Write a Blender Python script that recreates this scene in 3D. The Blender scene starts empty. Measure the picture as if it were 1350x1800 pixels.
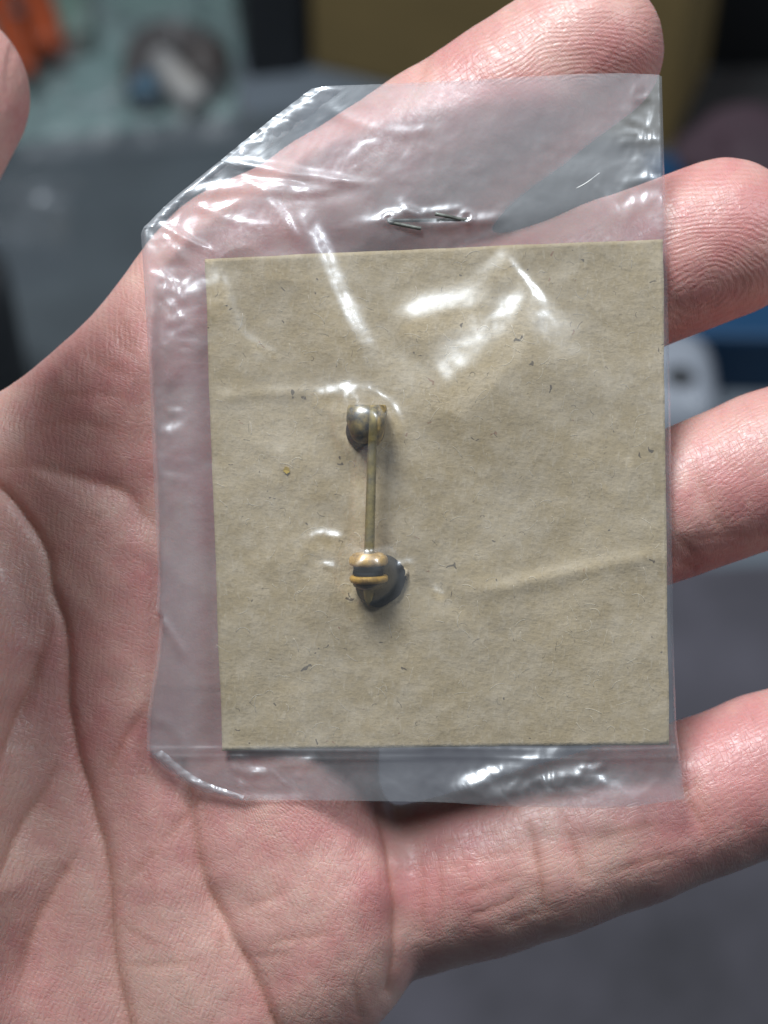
import bpy, bmesh, math, random
import numpy as np
from mathutils import Vector, Matrix

random.seed(7)
RNG = np.random.default_rng(11)
scene = bpy.context.scene
COL = scene.collection
MM = 0.001

# ---------------------------------------------------------------- camera
PITCH = math.radians(50)          # camera looks 50 degrees below the horizon
DIST = 200.0                      # mm from lens to the sachet
PPM = 17.6                        # photo pixels per millimetre at the sachet
RIGHT = Vector((1, 0, 0))
UP = Vector((0, math.sin(PITCH), math.cos(PITCH)))
BACK = Vector((0, -math.cos(PITCH), math.sin(PITCH)))
ORIGIN = Vector((0, 0, 0.30))     # the sachet is held 30 cm above the desk
PALM = Matrix(((RIGHT.x, UP.x, BACK.x, ORIGIN.x),
               (RIGHT.y, UP.y, BACK.y, ORIGIN.y),
               (RIGHT.z, UP.z, BACK.z, ORIGIN.z),
               (0, 0, 0, 1)))     # frame of the palm: x right, y up the palm, z out of the palm
CAM_POS = ORIGIN + BACK * DIST * MM
cam_data = bpy.data.cameras.new('camera')
cam = bpy.data.objects.new('camera', cam_data)
COL.objects.link(cam)
cam.matrix_world = Matrix.Translation(CAM_POS) @ PALM.to_3x3().to_4x4()
cam_data.sensor_fit = 'VERTICAL'
cam_data.sensor_height = 24.0
cam_data.sensor_width = 18.0
cam_data.lens = 12.0 * DIST / (900 / PPM)
cam_data.clip_start = 0.01
cam_data.clip_end = 20
cam_data.dof.use_dof = True
cam_data.dof.focus_distance = DIST * MM
cam_data.dof.aperture_fstop = cam_data.lens / 3.6
scene.camera = cam

# ---------------------------------------------------------------- world and lamps
world = bpy.data.worlds.new('World')
scene.world = world
world.use_nodes = True
bgn = world.node_tree.nodes['Background']
bgn.inputs[0].default_value = (0.80, 0.90, 1.0, 1)
bgn.inputs[1].default_value = 0.085


def area(name, local_dir, dist, size, power, color):
    d = bpy.data.lights.new(name, 'AREA')
    d.shape = 'RECTANGLE'
    d.size, d.size_y = size
    d.energy = power
    d.color = color
    o = bpy.data.objects.new(name, d)
    COL.objects.link(o)
    v = Vector(local_dir).normalized()
    w = PALM.to_3x3() @ v
    o.location = ORIGIN + w * dist
    o.rotation_euler = (-w).to_track_quat('-Z', 'Y').to_euler()
    return o


area('ceiling_lamp', (-0.26, 0.79, 0.55), 0.9, (0.34, 0.30), 14.5, (0.91, 0.965, 1.0))
area('film_glint_light', (0.62, 0.58, 0.50), 1.3, (0.26, 0.40), 7.0, (0.86, 0.93, 1.0))  # added unseen source, upper right, to bring glints onto the film folds

scene.view_settings.view_transform = 'Standard'
scene.view_settings.look = 'None'
scene.view_settings.exposure = 0.0
scene.view_settings.gamma = 1.0
scene.view_settings.use_curve_mapping = False
scene.cycles.use_denoising = True
scene.cycles.use_adaptive_sampling = True
scene.cycles.adaptive_threshold = 0.02
scene.cycles.max_bounces = 10
scene.cycles.transparent_max_bounces = 16
scene.cycles.caustics_reflective = False
scene.cycles.caustics_refractive = False
scene.cycles.sample_clamp_indirect = 4.0


# ---------------------------------------------------------------- helpers
def P(px, py, z=0.0):
    """photo pixel -> palm-frame millimetres at height z above the sachet plane"""
    k = (DIST - z) / DIST / PPM
    return np.array([(px - 675) * k, (900 - py) * k, z])


def P2(pts, z=0.0):
    return np.array([P(a, b, z)[:2] for a, b in pts])


def desk_point(px, py, h=0.0):
    """where the line of sight of a photo pixel meets the level h (metres) above the desk"""
    d = RIGHT * ((px - 675) / PPM) + UP * ((900 - py) / PPM) - BACK * DIST
    t = (h - CAM_POS.z) / d.z
    return CAM_POS + d * t


def mesh_obj(name, verts, faces, mat, parent=None, local=True, smooth=True):
    """verts in palm-frame mm when local, else metres in the world / parent frame"""
    v = np.asarray(verts, dtype=np.float64)
    if local:
        v = v * MM
    me = bpy.data.meshes.new(name)
    me.from_pydata(v.tolist(), [], [list(map(int, f)) for f in faces])
    me.update()
    if smooth:
        me.polygons.foreach_set('use_smooth', [True] * len(me.polygons))
    if mat:
        me.materials.append(mat)
    o = bpy.data.objects.new(name, me)
    COL.objects.link(o)
    if parent is not None:
        o.parent = parent
    elif local:
        o.matrix_world = PALM
    return o


def empty(name, matrix=None):
    o = bpy.data.objects.new(name, None)
    o.empty_display_size = 0.005
    COL.objects.link(o)
    o.matrix_world = matrix if matrix is not None else PALM
    return o


def tag(o, label, cat, group=None):
    o['label'] = label
    o['category'] = cat
    if group:
        o['group'] = group
    return o


def hash2(ix, iy, seed):
    n = (ix.astype(np.int64) * 374761393 + iy.astype(np.int64) * 668265263 + seed * 1442695041) & 0xFFFFFFFF
    n = ((n ^ (n >> 13)) * 1274126177) & 0xFFFFFFFF
    n = n ^ (n >> 16)
    return (n & 0xFFFF) / 65535.0


def vnoise(x, y, seed=0):
    ix, iy = np.floor(x), np.floor(y)
    fx, fy = x - ix, y - iy
    fx = fx * fx * fx * (fx * (fx * 6 - 15) + 10)
    fy = fy * fy * fy * (fy * (fy * 6 - 15) + 10)
    a, b = hash2(ix, iy, seed), hash2(ix + 1, iy, seed)
    c, d = hash2(ix, iy + 1, seed), hash2(ix + 1, iy + 1, seed)
    return (a * (1 - fx) + b * fx) * (1 - fy) + (c * (1 - fx) + d * fx) * fy - 0.5


def fbm(x, y, octaves=3, seed=0):
    s, a = 0, 1.0
    for k in range(octaves):
        s = s + a * vnoise(x * 2 ** k + 17.3 * k, y * 2 ** k - 9.1 * k, seed + k)
        a *= 0.5
    return s


def ridged(x, y, octaves=2, seed=0):
    s, a = 0, 1.0
    for k in range(octaves):
        s = s + a * (1 - 4 * np.abs(vnoise(x * 2 ** k + 5.7 * k, y * 2 ** k + 3.3 * k, seed + k)))
        a *= 0.5
    return s


def sstep(a, b, x):
    t = np.clip((x - a) / (b - a), 0, 1)
    return t * t * (3 - 2 * t)


def poly_dist(x, y, pts):
    """distance to a polyline and the running parameter 0..1 along it, signed side"""
    pts = np.asarray(pts, float)
    seg = np.linalg.norm(np.diff(pts, axis=0), axis=1)
    tot = seg.sum()
    best = np.full(x.shape, 1e9)
    par = np.zeros(x.shape)
    run = 0.0
    for i in range(len(pts) - 1):
        a, b = pts[i], pts[i + 1]
        ab = b - a
        t = np.clip(((x - a[0]) * ab[0] + (y - a[1]) * ab[1]) / max(ab @ ab, 1e-9), 0, 1)
        d = np.hypot(x - a[0] - t * ab[0], y - a[1] - t * ab[1])
        m = d < best
        best = np.where(m, d, best)
        par = np.where(m, (run + t * seg[i]) / tot, par)
        run += seg[i]
    return best, par


def smooth_poly(pts, n=8):
    """Catmull-Rom through the points"""
    p = np.asarray(pts, float)
    q = np.vstack([2 * p[0] - p[1], p, 2 * p[-1] - p[-2]])
    out = []
    for i in range(1, len(q) - 2):
        for t in np.linspace(0, 1, n, endpoint=False):
            t2, t3 = t * t, t * t * t
            out.append(0.5 * (2 * q[i] + (q[i + 1] - q[i - 1]) * t + (2 * q[i - 1] - 5 * q[i] + 4 * q[i + 1] - q[i + 2]) * t2
                              + (3 * q[i] - q[i - 1] - 3 * q[i + 1] + q[i + 2]) * t3))
    out.append(p[-1])
    return np.array(out)


def tube(path, radii, sides=14, caps=True):
    path = np.asarray(path, float)
    radii = np.broadcast_to(np.asarray(radii, float), (len(path),))
    verts, faces = [], []
    ref = np.array([0.0, 0.0, 1.0])
    prev = None
    for i, c in enumerate(path):
        t = path[min(i + 1, len(path) - 1)] - path[max(i - 1, 0)]
        t = t / np.linalg.norm(t)
        n = (ref if prev is None else prev)
        n = n - t * (n @ t)
        if np.linalg.norm(n) < 1e-3:
            n = np.array([1.0, 0.2, 0.0])
            n = n - t * (n @ t)
        n /= np.linalg.norm(n)
        prev = n
        b = np.cross(t, n)
        for k in range(sides):
            a = 2 * math.pi * k / sides
            verts.append(c + radii[i] * (math.cos(a) * n + math.sin(a) * b))
    for i in range(len(path) - 1):
        for k in range(sides):
            k2 = (k + 1) % sides
            faces.append((i * sides + k, i * sides + k2, (i + 1) * sides + k2, (i + 1) * sides + k))
    if caps:
        faces.append(tuple(range(sides))[::-1])
        faces.append(tuple((len(path) - 1) * sides + k for k in range(sides)))
    return verts, faces


def lathe(profile, axis_o, axis_d, sides=28):
    """profile: list of (distance along axis, radius)"""
    d = np.asarray(axis_d, float)
    d /= np.linalg.norm(d)
    n = np.cross(d, [0.31, 0.2, 1.0])
    n /= np.linalg.norm(n)
    b = np.cross(d, n)
    verts, faces = [], []
    for s, r in profile:
        for k in range(sides):
            a = 2 * math.pi * k / sides
            verts.append(np.asarray(axis_o, float) + d * s + r * (math.cos(a) * n + math.sin(a) * b))
    for i in range(len(profile) - 1):
        for k in range(sides):
            k2 = (k + 1) % sides
            faces.append((i * sides + k, i * sides + k2, (i + 1) * sides + k2, (i + 1) * sides + k))
    faces.append(tuple(range(sides))[::-1])
    faces.append(tuple((len(profile) - 1) * sides + k for k in range(sides)))
    return verts, faces


class NT:
    """tiny node-graph helper"""
    def __init__(self, name):
        self.mat = bpy.data.materials.new(name)
        self.mat.use_nodes = True
        self.t = self.mat.node_tree
        self.t.nodes.clear()
        self.out = self.t.nodes.new('ShaderNodeOutputMaterial')

    def n(self, kind, **kw):
        nd = self.t.nodes.new('ShaderNode' + kind)
        for k, v in kw.items():
            setattr(nd, k, v)
        return nd

    def l(self, a, b):
        self.t.links.new(a, b)

    def val(self, sock, v):
        if hasattr(v, 'links') or isinstance(v, bpy.types.NodeSocket):
            self.l(v, sock)
        else:
            sock.default_value = v

    def math(self, op, a, b=0.0, c=None):
        nd = self.n('Math', operation=op)
        self.val(nd.inputs[0], a)
        self.val(nd.inputs[1], b)
        if c is not None:
            self.val(nd.inputs[2], c)
        return nd.outputs[0]

    def mix(self, f, a, b, blend='MIX'):
        nd = self.n('Mix', data_type='RGBA', blend_type=blend)
        self.val(nd.inputs[0], f)
        self.val(nd.inputs[6], a)
        self.val(nd.inputs[7], b)
        return nd.outputs[2]

    def noise(self, vec, scale, detail=3, rough=0.5, out=0):
        nd = self.n('TexNoise')
        nd.inputs['Scale'].default_value = scale
        nd.inputs['Detail'].default_value = detail
        nd.inputs['Roughness'].default_value = rough
        if vec is not None:
            self.l(vec, nd.inputs['Vector'])
        return nd.outputs[out]

    def ramp(self, f, lo, hi, a=0.0, b=1.0):
        nd = self.n('MapRange')
        nd.clamp = True
        nd.inputs[1].default_value, nd.inputs[2].default_value = lo, hi
        nd.inputs[3].default_value, nd.inputs[4].default_value = a, b
        self.l(f, nd.inputs[0])
        return nd.outputs[0]

    def attr(self, name, out='Fac'):
        nd = self.n('Attribute', attribute_name=name)
        return nd.outputs[out]

    def coord(self, scale=(1, 1, 1), rot=(0, 0, 0)):
        c = self.n('TexCoord')
        m = self.n('Mapping')
        m.inputs['Scale'].default_value = scale
        m.inputs['Rotation'].default_value = rot
        self.l(c.outputs['Object'], m.inputs['Vector'])
        return m.outputs[0]

    def bump(self, h, dist, strength=1.0, normal=None):
        b = self.n('Bump')
        b.inputs['Strength'].default_value = strength
        b.inputs['Distance'].default_value = dist
        self.l(h, b.inputs['Height'])
        if normal is not None:
            self.l(normal, b.inputs['Normal'])
        return b.outputs[0]

    def principled(self, **kw):
        p = self.n('BsdfPrincipled')
        for k, v in kw.items():
            self.val(p.inputs[k.replace('_', ' ')], v)
        self.l(p.outputs[0], self.out.inputs[0])
        return p


# ---------------------------------------------------------------- materials
def simple_mat(name, color, rough=0.5, metal=0.0, var=0.12, scale=60, bump=0.0):
    m = NT(name)
    co = m.coord()
    f = m.noise(co, scale, 4, 0.6)
    dark = tuple(c * (1 - var * 2) for c in color) + (1,)
    lite = tuple(min(1, c * (1 + var)) for c in color) + (1,)
    c = m.mix(m.ramp(f, 0.3, 0.7), dark, lite)
    p = m.principled(Base_Color=c, Roughness=rough, Metallic=metal)
    if bump:
        m.l(m.bump(m.noise(co, scale * 8, 3), bump), p.inputs['Normal'])
    return m.mat


def make_skin():
    m = NT('skin')
    co = m.coord()
    ridge = m.attr('ridge')
    rmask = m.attr('ridge_mask')
    flush = m.attr('flush')
    crease = m.attr('crease')
    suv = m.attr('suv', 'Vector')
    # colour: pale pink with flushed patches, warmer in the creases
    fine = m.noise(co, 1500, 1, 0.6)
    f = m.math('ADD', flush, m.math('MULTIPLY', m.math('SUBTRACT', fine, 0.5), 0.45))
    f = m.ramp(f, 0.0, 1.0)
    c = m.mix(f, SKIN_PALE, SKIN_FLUSH)
    c = m.mix(m.math('MULTIPLY', crease, 0.48), c, SKIN_CREASE)
    # friction ridges
    brk = m.noise(co, 1100, 0)
    s = m.math('SINE', m.math('MULTIPLY', ridge, 2 * math.pi))
    s = m.math('MULTIPLY', m.math('MULTIPLY', s, rmask), m.ramp(brk, 0.3, 0.62, 0.35, 1.0))
    c = m.mix(m.math('MULTIPLY', m.math('MULTIPLY', m.math('SUBTRACT', 0.6, s), rmask), 0.11), c, SKIN_CREASE)
    # fine flexure lines, mostly across the ridges
    mp = m.n('Mapping')
    mp.inputs['Scale'].default_value = (0.45, 1.7, 1.0)
    m.l(suv, mp.inputs['Vector'])
    l1 = m.ramp(m.math('ABSOLUTE', m.math('SUBTRACT', m.noise(mp.outputs[0], 1.0, 1, 0.5), 0.5)), 0.0, 0.05)
    mp2 = m.n('Mapping')
    mp2.inputs['Scale'].default_value = (1.9, 0.5, 1.0)
    mp2.inputs['Rotation'].default_value = (0, 0, 0.3)
    m.l(suv, mp2.inputs['Vector'])
    l2 = m.ramp(m.math('ABSOLUTE', m.math('SUBTRACT', m.noise(mp2.outputs[0], 1.1, 1, 0.5), 0.5)), 0.0, 0.06)
    hh = m.math('ADD', m.math('MULTIPLY', m.math('MULTIPLY', m.math('ADD', l1, l2), m.attr('line_mask')), 0.0165), m.math('MULTIPLY', s, 0.0155))
    hh = m.math('ADD', hh, m.math('MULTIPLY', m.noise(co, 2400, 1, 0.6), 0.036))
    nb = m.bump(hh, 0.001, 1.0)
    p = m.principled(Base_Color=c, Roughness=m.ramp(fine, 0.3, 0.7, 0.38, 0.54))
    p.inputs['Specular IOR Level'].default_value = 0.62
    p.inputs['Subsurface Weight'].default_value = 0.5
    p.inputs['Subsurface Radius'].default_value = (1.0, 0.32, 0.20)
    p.inputs['Subsurface Scale'].default_value = 0.0016
    m.l(nb, p.inputs['Normal'])
    return m.mat


def make_paper():
    m = NT('brown_paper')
    co = m.coord()
    big = m.noise(co, 70, 2, 0.6)
    mid = m.noise(co, 420, 3, 0.7)
    st = m.coord((1300, 2300, 1300), (0, 0, 0.35))
    fib = m.noise(st, 1.0, 2, 0.7)
    st2 = m.coord((2600, 900, 900), (0, 0, -0.5))
    fib2 = m.noise(st2, 1.0, 1, 0.7)
    c = m.mix(m.ramp(big, 0.3, 0.7), (0.505, 0.385, 0.215, 1), (0.615, 0.48, 0.285, 1))
    c = m.mix(m.ramp(mid, 0.42, 0.62, 0.0, 0.7), c, (0.66, 0.535, 0.36, 1))
    c = m.mix(m.ramp(fib, 0.54, 0.72, 0.0, 0.40), c, (0.34, 0.25, 0.14, 1))
    c = m.mix(m.ramp(fib2, 0.58, 0.72, 0.0, 0.4), c, (0.74, 0.62, 0.44, 1))
    # dark and rusty specks
    sp = m.n('TexVoronoi')
    sp.inputs['Scale'].default_value = 900
    wob = m.n('VectorMath', operation='MULTIPLY_ADD')
    m.l(m.noise(co, 900, 1, 0.5, out=1), wob.inputs[0])
    wob.inputs[1].default_value = (0.0022, 0.0022, 0.0)
    m.l(co, wob.inputs[2])
    m.l(wob.outputs[0], sp.inputs['Vector'])
    rnd = m.math('LESS_THAN', sp.outputs['Distance'], 0.15)
    sel = m.n('SeparateColor')
    m.l(sp.outputs['Color'], sel.inputs[0])
    keep = m.math('MULTIPLY', rnd, m.math('GREATER_THAN', sel.outputs[0], 0.90))
    c = m.mix(m.math('MULTIPLY', keep, 0.75), c, (0.07, 0.055, 0.045, 1))
    rust = m.math('MULTIPLY', rnd, m.math('LESS_THAN', sel.outputs[0], 0.05))
    c = m.mix(m.math('MULTIPLY', rust, 0.6), c, (0.30, 0.12, 0.06, 1))
    h = m.math('ADD', m.math('MULTIPLY', mid, 0.8), m.math('ADD', fib, fib2))
    nb = m.bump(h, 0.00010, 0.7)
    p = m.principled(Base_Color=c, Roughness=0.85)
    p.inputs['Specular IOR Level'].default_value = 0.25
    m.l(nb, p.inputs['Normal'])
    return m.mat


def make_film(name, haze=0.035, gloss=0.165, rough=0.17, micro=0.5, tint=0.945):
    """thin polythene: tinted see-through, a sharp and a broad glossy lobe, a little milky haze"""
    m = NT(name)
    co = m.coord()
    h = m.noise(co, 480, 2, 0.5)
    nb = m.bump(h, 0.00018 * micro, 0.6)
    tr = m.n('BsdfTransparent')
    tr.inputs[0].default_value = (tint, tint * 1.005, tint * 1.02, 1)
    gl = m.n('BsdfGlossy')
    gl.inputs['Color'].default_value = (1, 1, 1, 1)
    gl.inputs['Roughness'].default_value = rough
    m.l(nb, gl.inputs['Normal'])
    gl2 = m.n('BsdfGlossy')
    gl2.inputs['Color'].default_value = (0.93, 0.96, 1, 1)
    gl2.inputs['Roughness'].default_value = 0.40
    m.l(nb, gl2.inputs['Normal'])
    gm = m.n('MixShader')
    gm.inputs[0].default_value = 0.72
    m.l(gl.outputs[0], gm.inputs[1])
    m.l(gl2.outputs[0], gm.inputs[2])
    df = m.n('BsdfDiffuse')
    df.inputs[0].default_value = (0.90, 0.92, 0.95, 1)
    lw = m.n('LayerWeight')
    lw.inputs['Blend'].default_value = 0.2
    fac = m.math('ADD', m.math('MULTIPLY', lw.outputs['Fresnel'], 0.3), gloss)
    mx = m.n('MixShader')
    m.l(fac, mx.inputs[0])
    m.l(tr.outputs[0], mx.inputs[1])
    m.l(gm.outputs[0], mx.inputs[2])
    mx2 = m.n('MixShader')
    m.l(m.math('MULTIPLY', m.attr('cloud_sheen'), haze), mx2.inputs[0])  # milky haze, also carries the sheen painted on the front sheet
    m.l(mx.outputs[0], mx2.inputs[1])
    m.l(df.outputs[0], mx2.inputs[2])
    m.l(mx2.outputs[0], m.out.inputs[0])
    return m.mat


def make_brass(name, base, dark, rough=0.36, patina=0.5):
    m = NT(name)
    co = m.coord()
    a = m.noise(co, 900, 4, 0.65)
    b = m.noise(co, 2600, 3, 0.6)
    c = m.mix(m.ramp(a, 0.5 - patina * 0.3, 0.78 - patina * 0.25), base + (1,), dark + (1,))
    p = m.principled(Base_Color=c, Metallic=m.ramp(a, 0.4, 0.75, 0.22, 0.08), Roughness=m.ramp(b, 0.3, 0.7, rough - 0.02, rough + 0.2))
    p.inputs['Specular IOR Level'].default_value = 0.35
    m.l(m.bump(b, 0.00008, 0.6), p.inputs['Normal'])
    return m.mat


SKIN_PALE = (0.590, 0.375, 0.320, 1)
SKIN_FLUSH = (0.490, 0.215, 0.205, 1)
SKIN_CREASE = (0.36, 0.13, 0.075, 1)
M_SKIN = make_skin()
M_PAPER = make_paper()
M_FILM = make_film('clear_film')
M_FILM_BACK = make_film('clear_film_back', haze=0.02, gloss=0.04, rough=0.25, tint=0.95)
M_FOLD = make_film('folded_film', haze=0.08, gloss=0.22, rough=0.12, micro=1.3)
M_GOLD = make_brass('brass_bright', (0.74, 0.44, 0.095), (0.27, 0.15, 0.04), 0.42, 0.42)
M_BRASS = make_brass('brass_tarnished', (0.36, 0.27, 0.075), (0.15, 0.115, 0.04), 0.45, 0.5)
M_BLACK = simple_mat('black_groove', (0.006, 0.006, 0.007), 0.85, 0, 0.2, 900)
M_STEEL = make_brass('dark_steel', (0.20, 0.21, 0.19), (0.06, 0.06, 0.05), 0.38, 0.5)


# ================================================================ desk and background
desk_mat = simple_mat('desk_laminate', (0.088, 0.106, 0.128), 0.6, 0, 0.04, 12)
DX = 1.2
desk = mesh_obj('desk', [(-DX, -0.7, 0), (DX, -0.7, 0), (DX, 1.6, 0), (-DX, 1.6, 0),
                         (-DX, -0.7, -0.03), (DX, -0.7, -0.03), (DX, 1.6, -0.03), (-DX, 1.6, -0.03)],
                [(0, 1, 2, 3), (7, 6, 5, 4), (0, 4, 5, 1), (1, 5, 6, 2), (2, 6, 7, 3), (3, 7, 4, 0)],
                desk_mat, None, False, False)
desk['kind'] = 'structure'


def box_obj(name, corners, height, mat, z0=0.0, bevel=0.0015, parent=None):
    """corners: four world xy points; a bevelled box standing on level z0"""
    bm = bmesh.new()
    lo = [bm.verts.new((c[0], c[1], z0)) for c in corners]
    hi = [bm.verts.new((c[0], c[1], z0 + height)) for c in corners]
    bm.faces.new(lo[::-1])
    bm.faces.new(hi)
    for k in range(4):
        bm.faces.new((lo[k], lo[(k + 1) % 4], hi[(k + 1) % 4], hi[k]))
    bmesh.ops.recalc_face_normals(bm, faces=bm.faces)
    bmesh.ops.bevel(bm, geom=list(bm.edges), offset=min(bevel, height * 0.3), segments=2, affect='EDGES', profile=0.6)
    me = bpy.data.meshes.new(name)
    bm.to_mesh(me)
    bm.free()
    me.materials.append(mat)
    o = bpy.data.objects.new(name, me)
    COL.objects.link(o)
    if parent is not None:
        o.parent = parent
    return o


def quad(pts, h=0.0):
    return [tuple(desk_point(a, b, h)[:2]) for a, b in pts]


# --- pale green cutting sheet under the small parts
o = box_obj('green_sheet', quad([(-160, 330), (415, 235), (432, -120), (-200, -120)]), 0.0015,
            simple_mat('green_sheet', (0.105, 0.16, 0.155), 0.6, 0, 0.05, 30))
tag(o, 'pale grey-green sheet lying on the desk behind the thumb', 'sheet')
# --- dark grey mat on the left
o = box_obj('grey_mat', quad([(-300, 760), (330, 790), (520, 200), (-200, 290)]), 0.0030,
            simple_mat('grey_mat', (0.042, 0.053, 0.062), 0.55, 0, 0.12, 25))
tag(o, 'dark grey mat on the desk left of the sachet', 'mat')
# --- dark green box and orange pliers at the top left
o = box_obj('green_box', quad([(62, 118), (168, 96), (150, -160), (20, -160)], 0.002), 0.012,
            simple_mat('dark_green', (0.085, 0.135, 0.115), 0.6, 0, 0.1, 60), 0.0016)
tag(o, 'small dark green box right of the orange pliers', 'box')

M_ORANGE = simple_mat('orange_grip', (0.22, 0.034, 0.005), 0.6, 0, 0.08, 80)
M_DARKMETAL = simple_mat('dark_tool_steel', (0.06, 0.065, 0.07), 0.35, 0.6, 0.1, 120)
pl = empty('pliers', Matrix.Translation(desk_point(0, 60, 0.010)))
tag(pl, 'pair of orange-handled pliers at the top left corner behind the thumb', 'pliers')
inv = pl.matrix_world.inverted()


def world_tube(name, pix, radii, h, mat, parent, sides=12):
    pts = [tuple(parent.matrix_world.inverted() @ desk_point(a, b, h)) for a, b in pix]
    pts = smooth_poly(pts, 6)
    r = np.interp(np.linspace(0, 1, len(pts)), np.linspace(0, 1, len(radii)), radii)
    v, f = tube(pts, r, sides)
    return mesh_obj(name, v, f, mat, parent, False)


world_tube('handle', [(52, 130), (20, 60), (-12, -30), (-20, -120)], [0.0032, 0.0048, 0.005, 0.004], 0.014, M_ORANGE, pl)
world_tube('handle', [(88, 88), (72, 30), (45, -50), (30, -120)], [0.0058, 0.0064, 0.006, 0.004], 0.014, M_ORANGE, pl)
world_tube('jaw', [(12, -100), (8, -170), (6, -240)], [0.008, 0.009, 0.003], 0.012, M_DARKMETAL, pl)
world_tube('pivot', [(28, 22), (32, 34)], [0.004, 0.004], 0.016, M_DARKMETAL, pl)

# --- black box and tan cardboard box standing at the back
M_BLACKBOX = simple_mat('black_card', (0.016, 0.018, 0.022), 0.55, 0, 0.1, 40)
M_TAN = simple_mat('tan_cardboard', (0.235, 0.165, 0.065), 0.75, 0, 0.06, 25, 0.0002)
M_TANSIDE = simple_mat('tan_cardboard_side', (0.16, 0.10, 0.05), 0.8, 0, 0.06, 25)


def standing_box(name, a, b, depth, height, mat, lean=0.0):
    """front bottom edge from pixel a to pixel b on the desk, box going away from the camera"""
    A, B = desk_point(*a), desk_point(*b)
    e = (B - A).normalized()
    n = Vector((-e.y, e.x, 0))
    q = [A, B, B + n * depth, A + n * depth]
    o = box_obj(name, [(p.x, p.y) for p in q], height, mat)
    return o


o = standing_box('black_box', (436, 138), (534, 128), 0.10, 0.16, M_BLACKBOX)
tag(o, 'narrow black box standing left of the tan cardboard box', 'box')
o = standing_box('cardboard_box', (548, 118), (1176, 268), 0.09, 0.20, M_TAN)
tag(o, 'tan cardboard box standing upright behind the fingertips', 'box')
o = standing_box('dark_case', (1212, 120), (1520, 132), 0.12, 0.15, M_BLACKBOX)
tag(o, 'black case in the top right corner behind the cardboard box', 'case')
o = box_obj('charcoal_pad', quad([(740, 560), (1560, 420), (1540, 108), (1000, 150)]), 0.002,
            simple_mat('charcoal_pad', (0.030, 0.028, 0.030), 0.7, 0, 0.1, 30))
tag(o, 'charcoal pad in front of the black case at upper right', 'pad')
# --- blue box with a pinkish bundle on top
M_BLUE = simple_mat('blue_card', (0.002, 0.036, 0.095), 0.5, 0, 0.05, 30)
o = box_obj('blue_box', quad([(1130, 588), (1620, 600), (1600, 300), (1140, 268)], 0.024), 0.024, M_BLUE)
tag(o, 'flat bright blue box behind the middle fingertip', 'box')


def blob(name, center, radii, mat, amp=0.15, freq=2.0, seed=1, parent=None, seg=28):
    c = Vector(center)
    v, f = [], []
    for i in range(seg + 1):
        th = math.pi * i / seg
        for j in range(seg):
            ph = 2 * math.pi * j / seg
            d = np.array([math.sin(th) * math.cos(ph), math.sin(th) * math.sin(ph), math.cos(th)])
            k = 1 + amp * float(fbm(np.array([d[0] * freq + d[2] * 0.7]), np.array([d[1] * freq - d[2] * 0.9]), 3, seed)[0])
            v.append((c.x + radii[0] * d[0] * k, c.y + radii[1] * d[1] * k, c.z + radii[2] * d[2] * k))
    for i in range(seg):
        for j in range(seg):
            j2 = (j + 1) % seg
            f.append((i * seg + j, i * seg + j2, (i + 1) * seg + j2, (i + 1) * seg + j))
    return mesh_obj(name, v, f, mat, parent, False)


c = desk_point(1345, 300, 0.040)
o = blob('cloth_bundle', (c.x, c.y, 0.036 + 0.010), (0.026, 0.018, 0.009), simple_mat('mauve_cloth', (0.040, 0.020, 0.030), 0.8, 0, 0.25, 40), 0.4, 1.6, 4)
tag(o, 'dull mauve cloth bundle lying on the blue box', 'cloth')

# --- white earbud case with a dark port
wc = desk_point(1160, 690, 0.016)
case = empty('white_case', Matrix.Translation((wc.x, wc.y, 0)))
tag(case, 'rounded white plastic case behind the right edge of the sachet', 'case')
bm = bmesh.new()
bmesh.ops.create_cube(bm, size=1.0)
bmesh.ops.scale(bm, vec=(0.034, 0.040, 0.028), verts=bm.verts)
bmesh.ops.translate(bm, vec=(0, 0, 0.0142), verts=bm.verts)
bmesh.ops.bevel(bm, geom=list(bm.edges), offset=0.0115, segments=6, affect='EDGES', profile=0.5)
me = bpy.data.meshes.new('shell')
bm.to_mesh(me)
bm.free()
me.materials.append(simple_mat('white_plastic', (0.24, 0.26, 0.30), 0.3, 0, 0.02, 10))
sh = bpy.data.objects.new('shell', me)
COL.objects.link(sh)
sh.parent = case
me.polygons.foreach_set('use_smooth', [True] * len(me.polygons))
bpt = case.matrix_world.inverted() @ desk_point(1196, 660, 0.0287)
v, f = lathe([(-0.002, 0.0035), (0.0002, 0.0045), (0.0004, 0.0040), (0.0004, 0.002)], (bpt.x, bpt.y, 0.0280), (0, 0, 1), 20)
mesh_obj('button', v, f, M_BLACKBOX, case, False)

# --- dark bottle lying at the left edge
bc = desk_point(-70, 640, 0.02)
bt = empty('black_bottle', Matrix.Translation((bc.x, bc.y, 0)))
tag(bt, 'black bottle standing at the left edge above the wrist', 'bottle')
v, f = lathe([(0.0, 0.017), (0.002, 0.0195), (0.05, 0.0195), (0.056, 0.017)], (0, 0, 0.0032), (0, 0, 1), 32)
mesh_obj('body', v, f, M_BLACKBOX, bt, False)
v, f = lathe([(0.0, 0.010), (0.001, 0.012), (0.016, 0.0115), (0.018, 0.010)], (0, 0, 0.0594), (0, 0, 1), 24)
mesh_obj('cap', v, f, simple_mat('dark_cap', (0.03, 0.03, 0.035), 0.4), bt, False)

# --- small parts in a second clear bag on the green sheet
pc = desk_point(300, 120, 0.006)
toy = empty('plastic_part', Matrix.Translation((pc.x, pc.y, 0.0018)))
tag(toy, 'small dark brown plastic arch with a blue foot on the green sheet', 'plastic part')


def toy_tube(name, pix, radii, h, mat):
    return world_tube(name, pix, radii, h, mat, toy)


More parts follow.
